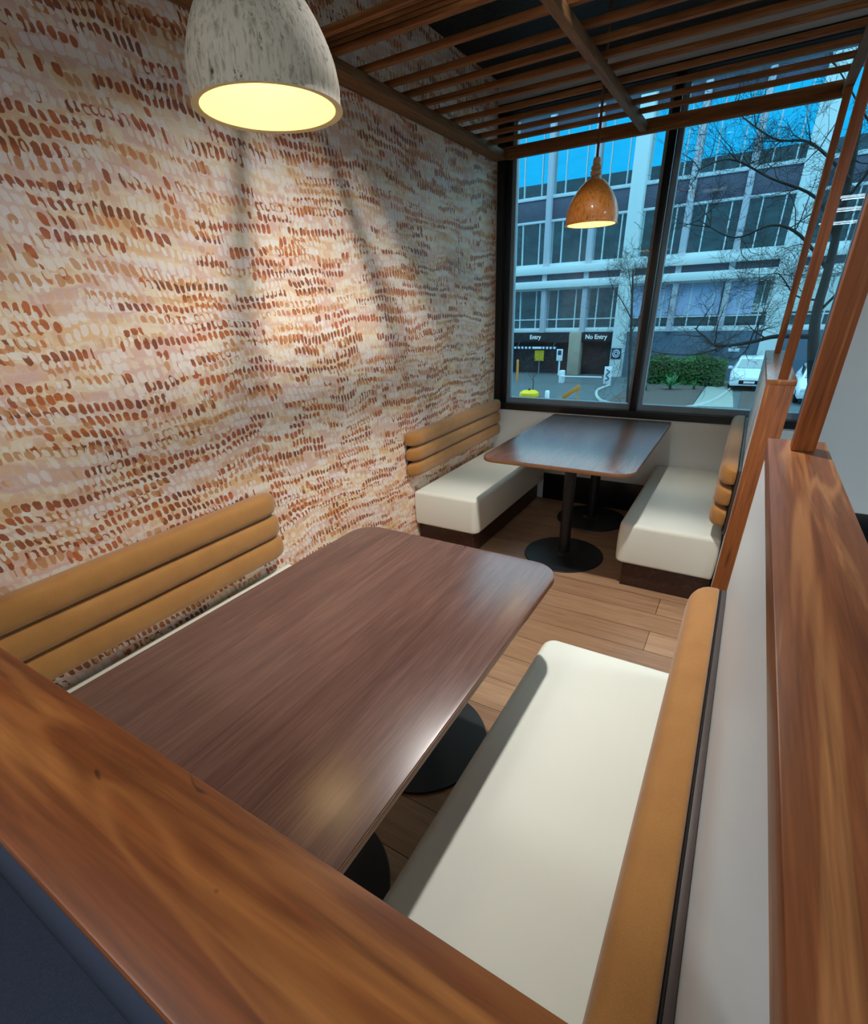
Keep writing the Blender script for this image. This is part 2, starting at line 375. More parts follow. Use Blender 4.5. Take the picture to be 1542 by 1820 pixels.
# window: black frame, two tinted panes, mullion, bottom ledge
win = bpy.data.objects.new('window_1', None); COL.objects.link(win); win['kind'] = 'structure'; WL[win.name] = Vector(); win['label'] = 'black framed two pane window'
bm = new()
box(bm, WX0, .060, -.012, .12, WZ0, WZ1); box(bm, .060, .098, .03, .12, WZ0, WZ1)
box(bm, 2.232, WX1, -.012, .12, WZ0, WZ1)
box(bm, WX0, WX1, -.014, .12, WZ0, .797); box(bm, WX0, WX1, -.012, .12, 2.685, WZ1)
struct('window_frame', bm, M['alu_black'], win)
struct('mullion', bbox(1.134, 1.180, -.012, .12, .797, 2.685, .001), M['alu_black'], win)
bm = new()
for a, b in ((.098, 1.134), (1.180, 2.232)):
    box(bm, a, b, .050, .10, .797, .838); box(bm, a, a+.030, .055, .10, .838, 2.66); box(bm, b-.030, b, .055, .10, .838, 2.66); box(bm, a, b, .055, .10, 2.655, 2.685)
struct('sash', bm, M['alu_grey'], win)
for a, b in ((.128, 1.104), (1.21, 2.202)):
    struct('pane', box(new(), a, b, .074, .080, .838, 2.655), M['glass'], win)

# ------------------------------------------------------------------ low partitions
p = thing('partition', 'low white partition right of the near booth under a wide streaky timber cap', 'partition', (XP+WP/2, -3.1, 0))
obj('panel', bbox(XP, XP+WP-.004, -3.94, -2.525, 0, 1.196, .001), M['laminate'], p, label='white laminate panel')
obj('end_board', bbox(XP, XP+WP-.002, -2.525, -2.513, 0, 1.196, .001), M['post'], p, label='timber end board')
obj('cap', bbox(XP-.005, XP+WP+.001, -3.845, -2.511, 1.196, ZC, .002), M['cap_y'], p, label='timber cap')
p = thing('partition', 'low white partition by the window with upright timber board on its end', 'partition', (XP+WP/2, -.7, 0))
obj('panel', bbox(XP, XP+WP-.008, -1.392, -.016, 0, 1.205, .001), M['laminate'], p, label='white laminate panel')
obj('end_board', bbox(XP, XP+WP-.006, -1.413, -1.392, 0, 1.215, .001), M['post'], p, label='upright timber board')
obj('cap', bbox(XP-.001, XP+WP-.004, -1.414, -.016, 1.205, ZC, .002), M['cap_far'], p, label='timber cap')
p = thing('partition', 'low front partition with timber cap running across the lower left foreground', 'partition', (1.0, -3.895, 0))
obj('panel', bbox(.002, XP-.002, -3.925, -3.852, 0, 1.196, .001), M['laminate'], p, label='white panel')
obj('outer_panel', bbox(.002, XP+WP, -3.941, -3.926, 0, 1.1955, .001), M['carpet'], p, label='dark navy fabric facing')
obj('cap', bbox(.002, XP+WP+.001, -3.946, -3.8455, 1.196, ZC, .002), M['cap_x'], p, label='orange brown timber cap')

# ------------------------------------------------------------------ pergola
pg = thing('pergola', 'timber slatted pergola with slender posts hung over both booths', 'pergola', (1.0, -2.0, 2.43))
ZP, ZS = 2.432, 2.472
obj('beam', bbox(.001, .100, -4.40, -.036, ZP, ZS, .002), M['slat_y'], pg)
obj('beam', bbox(.981, 1.019, -4.40, -.078, ZP, ZS, .002), M['slat_y'], pg)
obj('beam', bbox(1.956, 1.998, -4.40, -.078, ZP, ZS, .002), M['slat_y'], pg)
obj('end_beam', bbox(.100, 2.0, -.076, -.036, ZP-.006, ZS, .002), M['slat_x'], pg)
bm = bbox(.001, 1.998, -1.836, -1.800, ZS, 2.488, .002)
for z0, z1, dd in ((2.491, 2.505, .003), (2.508, 2.522, .0), (2.525, 2.546, .004)):
    b2 = bbox(.001, 1.998, -1.836+dd, -1.800-dd, z0, z1, .0015); me = bpy.data.meshes.new('t'); b2.to_mesh(me); b2.free(); bm.from_mesh(me); bpy.data.meshes.remove(me)
box(bm, .001, 1.998, -1.828, -1.808, 2.478, 2.54)
obj('cross_beam', bm, M['slat_x'], pg)
for yf in [-1.944, -1.60, -1.404, -1.252, -1.10, -.95, -.768, -.60, -.427, -.258, -.042] + [-2.62 - .17*i for i in range(10)]:
    obj('slat', bbox(.001, 1.998, yf-.028, yf, ZS, ZS+.022, .002), M['slat_x'], pg)
obj('slat', bbox(.001, 1.000, -2.228, -2.200, ZS, ZS+.022, .002), M['slat_x'], pg)
for (x0, x1, y0, y1) in ((1.958, 2.003, -2.625, -2.580), (1.958, 1.994, -1.408, -1.372), (1.962, 1.996, -.200, -.166)):
    obj('post', bbox(x0, x1, y0, y1, ZC+.0005, ZP-.0005, .002), M['post'], pg)

# ------------------------------------------------------------------ pendants
def pendant(label, x, y, zr, mat, power, group):
    t = thing('pendant_lamp', label, 'lamp', (x, y, zr), group)
    R_, h = .1375, .194
    prof = []
    for i in range(25):
        a = i/24
        prof.append((R_*(1-.06*(1-a)**8)*math.cos(a*math.pi/2*.93)**.62 if a < 1 else .028, zr + h*a**.95))
    prof[0] = (R_*.985, zr)
    outer = [(r, z) for r, z in prof]
    outer[-1] = (.020, zr+h)
    inner = [(max(r-.010, .012), z-.008 if i else z) for i, (r, z) in enumerate(outer)][::-1]
    bm = new(); lathe(outer, x, y, 64, bm); n0 = len(bm.faces)
    obj('lamp_shade', bm, mat, t, 60)
    bm = new(); lathe(inner + [(R_*.985, zr)], x, y, 64, bm)
    obj('shade_lining', bm, M['shade_in'], t, 60, label='bright warm inside of the shade')
    g = new()
    pr = [(.004, 0), (.021, .000), (.024, .010), (.016, .018), (.026, .024), (.027, .040), (.018, .046), (.025, .052), (.024, .066), (.016, .074), (.019, .082), (.017, .104), (.008, .112), (.003, .114)]
    lathe([(r, zr+h-.003+z*.82) for r, z in pr], x, y, 24, g, True, True)
    obj('cord_grip', g, M['grip'], t, 40, label='ribbed turned timber cord grip')
    obj('cord', tube(new(), [(x, y, zr+h+.086), (x+.001, y, (zr+h+CEIL)/2), (x, y, CEIL-.02)], .0065, 10), M['cord'], t, 60)
    obj('ceiling_rose', lathe([(.001, CEIL-.028), (.030, CEIL-.026), (.045, CEIL-.012), (.048, CEIL-.001), (.001, CEIL-.001)], x, y, 24), M['black_metal'], t, 40)
    b = [(.001, zr+.075), (.018, zr+.080), (.029, zr+.098), (.030, zr+.112), (.022, zr+.135), (.014, zr+.150), (.013, zr+.175)]
    obj('bulb', lathe(b, x, y, 20), M['bulb'], t, 60)
    lamp('pendant_glow', 'POINT', (x, y, zr+.055), power, (1, .74, .40), shadow_soft_size=.03)
pendant('large grey limed timber bell pendant lamp hanging over the nearer table', .958, -3.09, 1.881, M['shade_grey'], 1.3, None)
pendant('small looking amber brown bell pendant lamp hanging in front of the window', .965, -.90, 1.900, M['shade_copper'], 1.3, None)

# ------------------------------------------------------------------ lamps of the room, added fill lamps
t = thing('ceiling_spotlight', 'round white recessed spotlight in the black ceiling above the pergola', 'light', (1.26, -2.13, CEIL))
obj('rim', lathe([(.040, CEIL-.001), (.058, CEIL-.001), (.060, CEIL-.010), (.046, CEIL-.016), (.040, CEIL-.001)], 1.26, -2.13, 32), M['white'], t)
obj('lens', lathe([(.001, CEIL-.004), (.040, CEIL-.004), (.040, CEIL-.001), (.001, CEIL-.001)], 1.26, -2.13, 32), M['spot_lens'], t)
for (x, y), w_ in zip(LINEAR, ('nearest the booths', 'in the middle of the row', 'farthest from the booths')):
    t = thing('linear_light', 'long white ceiling strip light mirrored in the glass, '+w_, 'light', (x, y, CEIL), 'strip lights mirrored in the window')
    obj('housing', bbox(x-1.4, x+1.4, y-.06, y+.06, 2.80, CEIL-.001, .004), M['white'], t)
    obj('diffuser', bbox(x-1.38, x+1.38, y-.05, y+.05, 2.775, 2.80, .004), M['tube'], t)

t = thing('ceiling_spotlight', 'white tilting spotlight added on the ceiling outside the front partition', 'light', (.95, -4.95, CEIL))  # fixture added for the second spot, out of view
obj('rim', lathe([(.040, CEIL-.001), (.058, CEIL-.001), (.060, CEIL-.010), (.046, CEIL-.016), (.040, CEIL-.001)], .95, -4.95, 32), M['white'], t)
obj('lens', lathe([(.001, CEIL-.004), (.040, CEIL-.004), (.040, CEIL-.001), (.001, CEIL-.001)], .95, -4.95, 32), M['spot_lens'], t)
M['fill_lens'] = emit('fill_lens', (.85, .95, 1, 1), 4)
for x, y, w_ in ((4.6, -2.0, 'over the aisle right of the booths'), (1.6, -5.6, 'behind the front partition')):  # made-up fixtures for the two added fill lamps, out of view
    t = thing('fill_panel', 'square white fill panel added out of view '+w_, 'light', (x, y, CEIL))
    obj('frame', bbox(x-.33, x+.33, y-.33, y+.33, CEIL-.022, CEIL-.001, .003), M['white'], t)
    obj('diffuser', bbox(x-.30, x+.30, y-.30, y+.30, CEIL-.028, CEIL-.0215, .002), M['fill_lens'], t)

# ------------------------------------------------------------------ tables
def table(label, x0, x1, y0, y1, rr, ypeds, group='walnut booth tables'):
    xc = (x0+x1)/2
    t = thing('table', label, 'table', (xc, (y0+y1)/2, 0), None)
    obj('tabletop', slab(x0, x1, y0, y1, .7285, .75, rr, .0015, .001, 3, 12), M['table'], t)
    obj('edge_band', slab(x0-.0012, x1+.0012, y0-.0012, y1+.0012, .7275, .7470, rr, .0005, .001, 2, 12), M['edge'], t, label='lighter brown edge strip')
    for yp in ypeds:
        pd = obj('pedestal', lathe([(.0372, .022), (.0372, .715)], xc, yp, 32), M['black_metal'], t, label='black steel column')
        obj('base_disc', lathe([(.001, .0005), (.262, .0005), (.265, .004), (.262, .010), (.060, .017), (.052, .026), (.038, .030), (.001, .030)], xc, yp, 64), M['black_metal'], pd)
        bm = new(); box(bm, xc-.24, xc+.24, yp-.022, yp+.022, .712, .7270); box(bm, xc-.022, xc+.022, yp-.24, yp+.24, .712, .7268)
        obj('top_bracket', bm, M['black_metal'], pd)
    return t
table('walnut laminate booth table in the foreground under the grey pendant', .578, 1.432, -3.840, -2.533, (.01, .01, .095, .095), (-2.83, -3.50))
table('walnut laminate booth table by the window mirroring blue sky', .572, 1.450, -1.440, -.070, (.095, .095, .01, .01), (-1.005, -.30))

# ------------------------------------------------------------------ seats and backrests
def seat(label, x0, x1, y0, y1, rr, end):
    """end: +1 the free end faces the window, -1 it faces the camera; the wall side has no roll"""
    left = x0 < .5
    t = thing('bench_seat', label, 'bench', ((x0+x1)/2, (y0+y1)/2, 0))
    c = obj('cushion', slab(x0, x1, y0, y1, .164, .415, rr, .026, .018, 6, 10, .004), M['vinyl'], t, 60, label='cream vinyl cushion')
    o = outline(x0+.004, x1-.004, y0+.004, y1-.004, [max(r-.004, .004) for r in rr], 8)
    obj('seam', tube(new(), [(x, y, .396) for x, y in o], .0022, 6, True), M['seam'], c, 60)
    d = .038
    px0, px1 = (x0+.002, x1-.045) if left else (x0+.045, x1-.002)
    py0, py1 = (y0+d, y1-.001) if end < 0 else (y0+.001, y1-d)
    obj('plinth', bbox(px0, px1, py0, py1, 0, .166, .002), M['plinth'], t, label='dark timber plinth')
seat('cream vinyl bench seat by the window against the patterned wall', .006, .495, -1.311, -.018, (.004, .05, .004, .004), -1)
seat('cream vinyl bench seat by the window on the partition side', 1.392, XP-.006, -1.274, -.018, (.05, .012, .004, .004), -1)
seat('cream vinyl bench seat mostly hidden behind the foreground table along the patterned wall', .006, .490, -3.835, -2.500, (.004, .004, .05, .004), 1)
seat('long cream vinyl bench seat in the right foreground beside the partition', 1.385, XP-.006, -3.835, -2.482, (.004, .004, .012, .05), 1)

def roll(xb, side, y0, y1, zc, hh, dd, free0, free1, rend=.095):
    """a padded roll along y: xb the board face, side +1 bulges to +x"""
    loops = []; L = y1-y0; st = []
    k0 = [i/8 for i in range(9)]
    ys = sorted(set([round(y0 + rend*(1-math.cos(math.pi/2*a)), 5) for a in k0] + [round(y1 - rend*(1-math.cos(math.pi/2*a)), 5) for a in k0] + [y0+L*i/6 for i in range(1, 6)]))
    for y in ys:
        a, b = y-y0, y1-y; s = 1.0
        if a < rend: q = 1-a/rend; s = min(s, math.sqrt(max(1-q**2.3, .0))*(1-.0) if free0 else math.sqrt(max(1-q**8, .2)))
        if b < rend: q = 1-b/rend; s = min(s, math.sqrt(max(1-q**2.3, .0)) if free1 else math.sqrt(max(1-q**8, .2)))
        s = max(s, .12)
        lp = []
        for i in range(28):
            th = 2*math.pi*i/28; c, w = math.cos(th), math.sin(th); e = 2/2.5 if c > 0 else 2/7
            u = math.copysign(abs(c)**e, c); z = math.copysign(abs(w)**e, w)
            d = dd*(u+1)/2*(1 if s >= .999 else .12+.88*s)
            lp.append((xb + side*d, y, zc + z*hh*(.50+.50*s if s < 1 else 1)))
        loops.append(lp)
    return rings(new(), loops)
def backrest(label, left, y0, y1, z0, z1, free0, free1):
    t = thing('backrest', label, 'backrest', (0 if left else XP, (y0+y1)/2, z0))
    bt = .014 if left else .020
    if left: obj('board', bbox(.001, .001+bt, y0+.03, y1-.03, z0+.02, z1-.03, .002), M['board_black'], t, label='black backing board'); xb, sd = .001+bt, 1
    else:
        obj('board', bbox(XP-.013, XP-.001, y0+.004, y1-.004, z0-.03, z1-.02, .001), M['board'], t, label='dark brown backing board')
        obj('gap_shade', bbox(XP-.020, XP-.013, y0+.006, y1-.006, z0-.01, z1-.022, .001), M['board_black'], t, label='black strip for the shaded gap behind the rolls')  # shade of the gap between rolls and board, put in as black
        xb, sd = XP-.018, -1
    h = (z1-z0)/3
    for i in range(3):
        obj('roll', roll(xb, sd, y0, y1, z0+h*(i+.5), h/2-.0025, .076, free0, free1), M['fabric'], t, 60)
backrest('tan three roll backrest on the patterned wall by the window', True, -1.395, -.020, .535, .835, True, False)
backrest('tan three roll backrest on the window side partition', False, -1.345, -.020, .500, .825, True, False)
backrest('tan three roll backrest on the patterned wall at the left edge', True, -3.80, -2.535, .497, .823, False, True)
backrest('tan three roll backrest in the right foreground seen from above', False, -3.80, -2.530, .500, .812, False, True)

#OUTSIDE#
# ================================================================== the street outside the window
GZ = -2.75
M['asphalt'] = plain('asphalt', lin(92, 100, 104), .85, .2, var=.15, vs=1.5)
M['soil'] = plain('bark_soil', lin(98, 88, 84), .95, .1, var=.35, vs=14, bump=.6, bs=30)
M['pave'] = plain('paving', lin(150, 158, 150), .8, .2, var=.10, vs=2)
M['kerb'] = plain('kerb_stone', lin(176, 182, 180), .8, .2)
M['render_white'] = plain('pale_render', lin(232, 236, 232), .7, .2, var=.03, vs=1)
M['render_lilac'] = plain('lilac_render', lin(206, 200, 206), .7, .2, var=.05, vs=1.2)
M['spandrel'] = plain('spandrel_panel', lin(104, 98, 112), .6, .3, var=.06, vs=.8)
M['slate'] = plain('slate_wall', lin(92, 112, 130), .6, .3, var=.08, vs=.7)
M['dark_void'] = plain('dark_soffit', lin(44, 46, 52), .7, .2)
M['mullion_white'] = plain('white_mullion', lin(226, 230, 230), .5, .3)
M['stone'] = plain('stone_column', lin(176, 158, 140), .75, .2, var=.2, vs=3)
def office_glass(name, deep, f):
    k = N(name); v = k.coords(); d = k.n('ShaderNodeBsdfDiffuse'); g = k.n('ShaderNodeBsdfGlossy'); mx = k.n('ShaderNodeMixShader')
    c = k.noise(k.mapping(v, (.8, 1, 1.6)), 1.4, 4, .6)
    k.put(d.inputs[0], k.ramp(c, [(.38, deep), (.62, tuple(x*2.8 for x in deep[:3])+(1,))])); g.inputs['Roughness'].default_value = .01; g.inputs[0].default_value = (.86, .97, 1, 1)
    mx.inputs[0].default_value = f; k.t.links.new(d.outputs[0], mx.inputs[1]); k.t.links.new(g.outputs[0], mx.inputs[2]); k.t.links.new(mx.outputs[0], k.out.inputs[0]); return k.m
M['office_glass'] = office_glass('office_glass', lin(40, 72, 72), .60)
M['blind'] = plain('lilac_blind', lin(186, 196, 224), .6, .3, var=.05, vs=1)
M['leaf'] = plain('hedge_leaf', lin(58, 104, 48), .6, .3, var=.45, vs=5)
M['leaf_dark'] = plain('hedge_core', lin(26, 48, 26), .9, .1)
M['yucca'] = plain('yucca_leaf', lin(84, 138, 92), .5, .3, var=.25, vs=9)
M['bark'] = plain('bare_bark', lin(66, 64, 62), .85, .2, var=.3, vs=6)
M['yellow'] = plain('yellow_paint', lin(236, 196, 30), .5, .4)
M['orange'] = plain('orange_paint', lin(230, 140, 50), .5, .4)
M['car_white'] = plain('white_car_paint', lin(222, 230, 236), .22, .6, var=.02)
M['car_glass'] = office_glass('car_glass', lin(30, 40, 46), .25)
M['tyre'] = plain('tyre', lin(24, 24, 26), .8, .2)
M['sign_white'] = plain('sign_white', lin(236, 240, 244), .5, .3, var=.02)
M['sign_navy'] = plain('sign_navy', lin(40, 62, 92), .5, .3, var=.05)

struct('ground', box(new(), -60, 60, .3, 60, GZ-.2, GZ), M['asphalt'], label='grey asphalt driveway')
struct('ground_2', box(new(), -3.5, .15, 19.7, 28.6, GZ, GZ+.05), M['soil'], label='planting bed of grey brown bark')
bm = new(); vs = [bm.verts.new(p) for p in ((0.16, 20.6, GZ+.03), (1.75, 20.8, GZ+.03), (1.35, 29.0, GZ+.03), (.30, 29.0, GZ+.03), (0.16, 20.6, GZ-.02), (1.75, 20.8, GZ-.02), (1.35, 29.0, GZ-.02), (.30, 29.0, GZ-.02))]
for q in ((0, 1, 2, 3), (0, 4, 5, 1), (1, 5, 6, 2), (2, 6, 7, 3), (3, 7, 4, 0)): bm.faces.new([vs[i] for i in q])
struct('ground_3', bm, M['pave'], label='pale paved path beside the planting bed')
struct('ground_4', box(new(), 1.95, 2.9, 20.0, 25.4, GZ, GZ+.04), M['soil'])
def smooth_line(pts, n=6):
    out = []
    P_ = [Vector(p) for p in pts]
    for i in range(len(P_)-1):
        a, b, c, d = P_[max(i-1, 0)], P_[i], P_[i+1], P_[min(i+2, len(P_)-1)]
        for k in range(n):
            t = k/n
            out.append(.5*((2*b) + (c-a)*t + (2*a-5*b+4*c-d)*t*t + (3*b-a-3*c+d)*t**3))
    return out+[P_[-1]]
struct('trim_kerb', tube(new(), smooth_line([(-4.6, 25.5, GZ+.04), (-4.75, 23.4, GZ+.04), (-4.0, 20.9, GZ+.04), (-3.1, 19.9, GZ+.04), (-1.9, 19.55, GZ+.04), (-.1, 20.0, GZ+.04), (.9, 22.3, GZ+.04), (1.4, 26, GZ+.04)]), .075, 6), M['kerb'], label='curved pale kerb')

# ---- office building
bd = thing('office_building', 'pale office building with ribbon windows across the street', 'building', (-3, 30, GZ))
FY = 30.0
obj('core', box(new(), -21.0, 12.9, FY+.25, FY+8, GZ, 11.6), M['dark_void'], bd)
obj('roof_edge', bbox(-21.2, 13.1, FY-.45, FY+8, 11.6, 12.0, .03), M['render_white'], bd)
for z0, z1, mt, dy, nm in ((-.20, .01, 'mullion_white', .12, 'sill_band'), (2.22, 2.34, 'mullion_white', .10, 'head_band'), (2.34, 2.74, 'render_white', .62, 'floor_slab'), (2.74, 3.10, 'spandrel', .30, 'recess_band'), (3.10, 3.50, 'render_white', .62, 'floor_slab'), (3.50, 3.64, 'mullion_white', .12, 'sill_band'),
                           (5.83, 5.95, 'mullion_white', .12, 'head_band'), (5.95, 6.99, 'spandrel', .06, 'spandrel_band'), (6.99, 7.12, 'mullion_white', .12, 'sill_band'), (10.1, 11.6, 'spandrel', .06, 'spandrel_band')):
    obj(nm, bbox(-21, 12.9, FY-dy, FY+.25, z0, z1, .01), M[mt], bd)
wides = [-21.1, -13.35, -5.60, 2.22, 10.0]
slims = [x0+o for x0 in wides[:-1] for o in (2.92, 5.55)] + [12.7]
for x in wides: obj('wide_column', bbox(x, x+.72 if x < 2 else x+.9, FY-.70, FY+.3, GZ, 11.6, .02), M['render_white'], bd)
for x in slims: obj('slim_column', bbox(x, x+.30, FY-.42, FY+.2, -.2, 11.6, .015), M['render_lilac'], bd)
cols = sorted([(x, x+.72 if x < 2 else x+.9) for x in wides] + [(x, x+.30) for x in slims])
for (a0, a1), (b0, b1) in zip(cols, cols[1:]):
    for z0, z1, st in ((.01, 2.22, 0), (3.64, 5.83, 1), (7.12, 10.1, 2)):
        fr = new(); w_ = b0-a1
        for f in (.30, .80):
            xm = a1 + w_*f; box(fr, xm-.03, xm+.03, FY-.08, FY+.06, z0, z1)
        box(fr, a1, b0, FY-.085, FY+.06, z0-.001, z0+.05)
        if st == 0: box(fr, a1, b0, FY-.085, FY+.06, .53, .59)
        wn = obj('window', fr, M['mullion_white'], bd, label='window with thin white mullions')
        bl = st == 0 and -5 < a1 < 1.2
        obj('pane', bbox(a1, b0, FY-.01, FY+.02, z0, z1, 0), M['office_glass'], wn)
        if bl:
            obj('blind', box(new(), a1+.02, a1+w_*(.96 if a1 < 0 else .62), FY-.030, FY-.014, .62, z1-.02), M['blind'], wn, label='pale lilac blind')
# ground floor: slate wall on the right, car park mouth on the left
obj('ground_wall', box(new(), -4.90, 12.8, FY-.10, FY+.25, GZ, -.2), M['slate'], bd, label='slate blue ground floor wall')
obj('fascia', box(new(), -12.6, -5.62, FY-.30, FY+.25, -.80, -.21), M['dark_void'], bd, label='dark fascia over the car park mouth')
obj('stone_column', bbox(-8.35, -7.60, FY-.55, FY+.2, GZ, -.2, .02), M['stone'], bd, label='beige stone column')
obj('ground_wall', box(new(), -21, -12.6, FY-.10, FY+.25, GZ, -.2), M['slate'], bd)
def text(name, s_, x, y, z, size, mat, parent, th=.01):
    cu = bpy.data.curves.new(name+'_curve', 'FONT'); cu.body = s_; cu.size = size; cu.align_x = 'CENTER'; cu.align_y = 'CENTER'; cu.extrude = th; cu.offset = size*.012
    tmp = bpy.data.objects.new('tmp', cu); COL.objects.link(tmp)
    bpy.context.view_layer.update()
    me = bpy.data.meshes.new_from_object(tmp.evaluated_get(bpy.context.evaluated_depsgraph_get())); bpy.data.objects.remove(tmp)
    b_ = new(); b_.from_mesh(me); bpy.data.meshes.remove(me)
    bmesh.ops.transform(b_, matrix=Matrix.Translation((x, y, z)) @ Matrix.Rotation(math.pi/2, 4, 'X'), verts=b_.verts)
    return obj(name, b_, mat, parent, 0)
M['sign_lit'] = emit('lit_letters', (.9, .97, 1, 1), .9)
for s_, x, lb in (('Entry', -10.7, 'dark sign board reading Entry over the left of the car park mouth'), ('No Entry', -6.68, 'dark sign board reading No Entry over the right of the car park mouth')):
    t = thing('entrance_sign', lb, 'sign', (x, FY-.32, -.5))
    obj('board', bbox(x-.9, x+.9, FY-.36, FY-.302, -.72, -.27, .005), M['dark_void'], t)
    text('lettering', s_, x, FY-.37, -.47, .36, M['sign_lit'], t)
t = thing('height_bar', 'striped white height bar hanging across the car park entry', 'bar', (-10.6, FY-.6, -1.1))
obj('bar', bbox(-12.1, -9.1, FY-.66, FY-.56, -1.17, -1.02, .01), M['sign_navy'], t)
for i in range(5): obj('stripe', bbox(-12.05+i*.26, -11.92+i*.26, FY-.668, FY-.655, -1.16, -1.03, .002), M['sign_white'], t)
for i in range(4): obj('stripe', bbox(-10.05+i*.25, -9.92+i*.25, FY-.668, FY-.655, -1.16, -1.03, .002), M['sign_white'], t)
obj('plate', bbox(-10.75, -10.12, FY-.668, FY-.655, -1.16, -1.03, .002), M['sign_white'], t)
for x in (-11.85, -9.35): obj('chain', tube(new(), [(x, FY-.61, -1.03), (x, FY-.44, -.92), (x, FY-.27, -.801)], .012, 6), M['alu_grey'], t)
t = thing('yellow_sign', 'square yellow sign on a post inside the car park mouth', 'sign', (-10.34, 29.6, GZ))
obj('panel', bbox(-10.66, -10.02, 29.58, 29.62, -1.92, -1.27, .01), M['yellow'], t); obj('pole', tube(new(), [(-10.34, 29.65, GZ), (-10.34, 29.65, -1.3)], .04, 8), M['alu_grey'], t)
t = thing('blue_sign', 'small white and blue sign on a post left of the stone column', 'sign', (-8.8, 29.2, GZ))
obj('pole', tube(new(), [(-8.8, 29.25, GZ), (-8.8, 29.25, -1.2)], .06, 8), M['sign_white'], t); obj('panel', bbox(-9.0, -8.6, 29.16, 29.20, -1.85, -1.15, .01), M['sign_white'], t); obj('symbol', bbox(-8.92, -8.68, 29.145, 29.165, -1.5, -1.22, .01), M['sign_navy'], t)
t = thing('round_sign', 'square sign with white ring symbol on the wide column', 'sign', (-5.25, FY-.72, -1.4))
obj('panel', bbox(-5.55, -4.95, FY-.74, FY-.705, -1.70, -1.08, .01), M['sign_navy'], t)
bm = new()
for r in (.20, .10): tube(bm, [(-5.25+r*math.cos(a*math.pi/12), FY-.75, -1.39+r*math.sin(a*math.pi/12)) for a in range(24)], .025, 6, True)
obj('ring', bm, M['sign_white'], t)
t = thing('boom_gate', 'thin white boom gate arm reaching across the driveway', 'barrier', (-7.5, 26, GZ))
obj('housing', bbox(-7.68, -7.40, 25.85, 26.15, GZ, -2.05, .02), M['sign_white'], t); obj('arm', tube(new(), [(-7.5, 25.82, -2.36), (-5.15, 25.82, -2.34)], .03, 8), M['sign_white'], t)
t = thing('panel_sign', 'upright white panel sign with blue squiggle at the end of the boom gate', 'sign', (-4.9, 26.2, GZ))
obj('panel', bbox(-5.12, -4.70, 26.15, 26.23, GZ, -1.80, .015), M['sign_white'], t)
obj('symbol', tube(new(), smooth_line([(-5.02, 26.14, -2.55), (-4.82, 26.14, -2.45), (-5.0, 26.14, -2.25), (-4.82, 26.14, -2.1), (-5.0, 26.14, -1.95)]), .028, 6), M['sign_navy'], t)
tag(obj('bollard', lathe([(.001, GZ), (.07, GZ), (.07, -1.55), (.05, -1.50), (.001, -1.49)], -10.4, 26, 16), M['orange']), 'orange bollard at the left edge of the driveway', 'bollard')
t = thing('road_drum', 'low round yellow drum on the driveway', 'drum', (-7.62, 20.9, GZ))
obj('body', lathe([(.001, GZ), (.50, GZ), (.52, GZ+.06), (.48, GZ+.20), (.36, GZ+.28), (.12, GZ+.31), (.001, GZ+.31)], -7.62, 20.9, 32), M['yellow'], t); obj('socket', lathe([(.06, GZ+.30), (.06, GZ+.38), (.001, GZ+.385)], -7.62, 20.9, 16), M['dark_void'], t)
tag(obj('bollard', lathe([(.001, GZ), (.11, GZ), (.11, GZ+.36), (.08, GZ+.41), (.001, GZ+.42)], -6.47, 20.4, 20), M['sign_white']), 'short white bollard right of the yellow drum', 'bollard')
t = thing('barrier_board', 'slanted orange barrier board on the driveway', 'barrier', (-5.4, 20.7, GZ))
bm = bbox(-.50, .50, -.03, .03, -.10, .10, .01); bmesh.ops.transform(bm, matrix=Matrix.Translation((-5.36, 20.7, GZ+.34)) @ Matrix.Rotation(-.62, 4, 'Y'), verts=bm.verts)
obj('board', bm, M['orange'], t); obj('leg', tube(new(), [(-5.05, 20.75, GZ), (-5.05, 20.75, GZ+.5)], .03, 8), M['orange'], t)
t = thing('plate_sign', 'small pale plate sign on the slate wall above the hedge end', 'sign', (1.1, FY-.12, -1.1))
obj('plate', bbox(.78, 1.34, FY-.135, FY-.101, -1.27, -1.10, .005), M['sign_white'], t); obj('lamp_box', bbox(.92, 1.20, FY-.24, FY-.101, -1.06, -.92, .02), M['sign_white'], t)

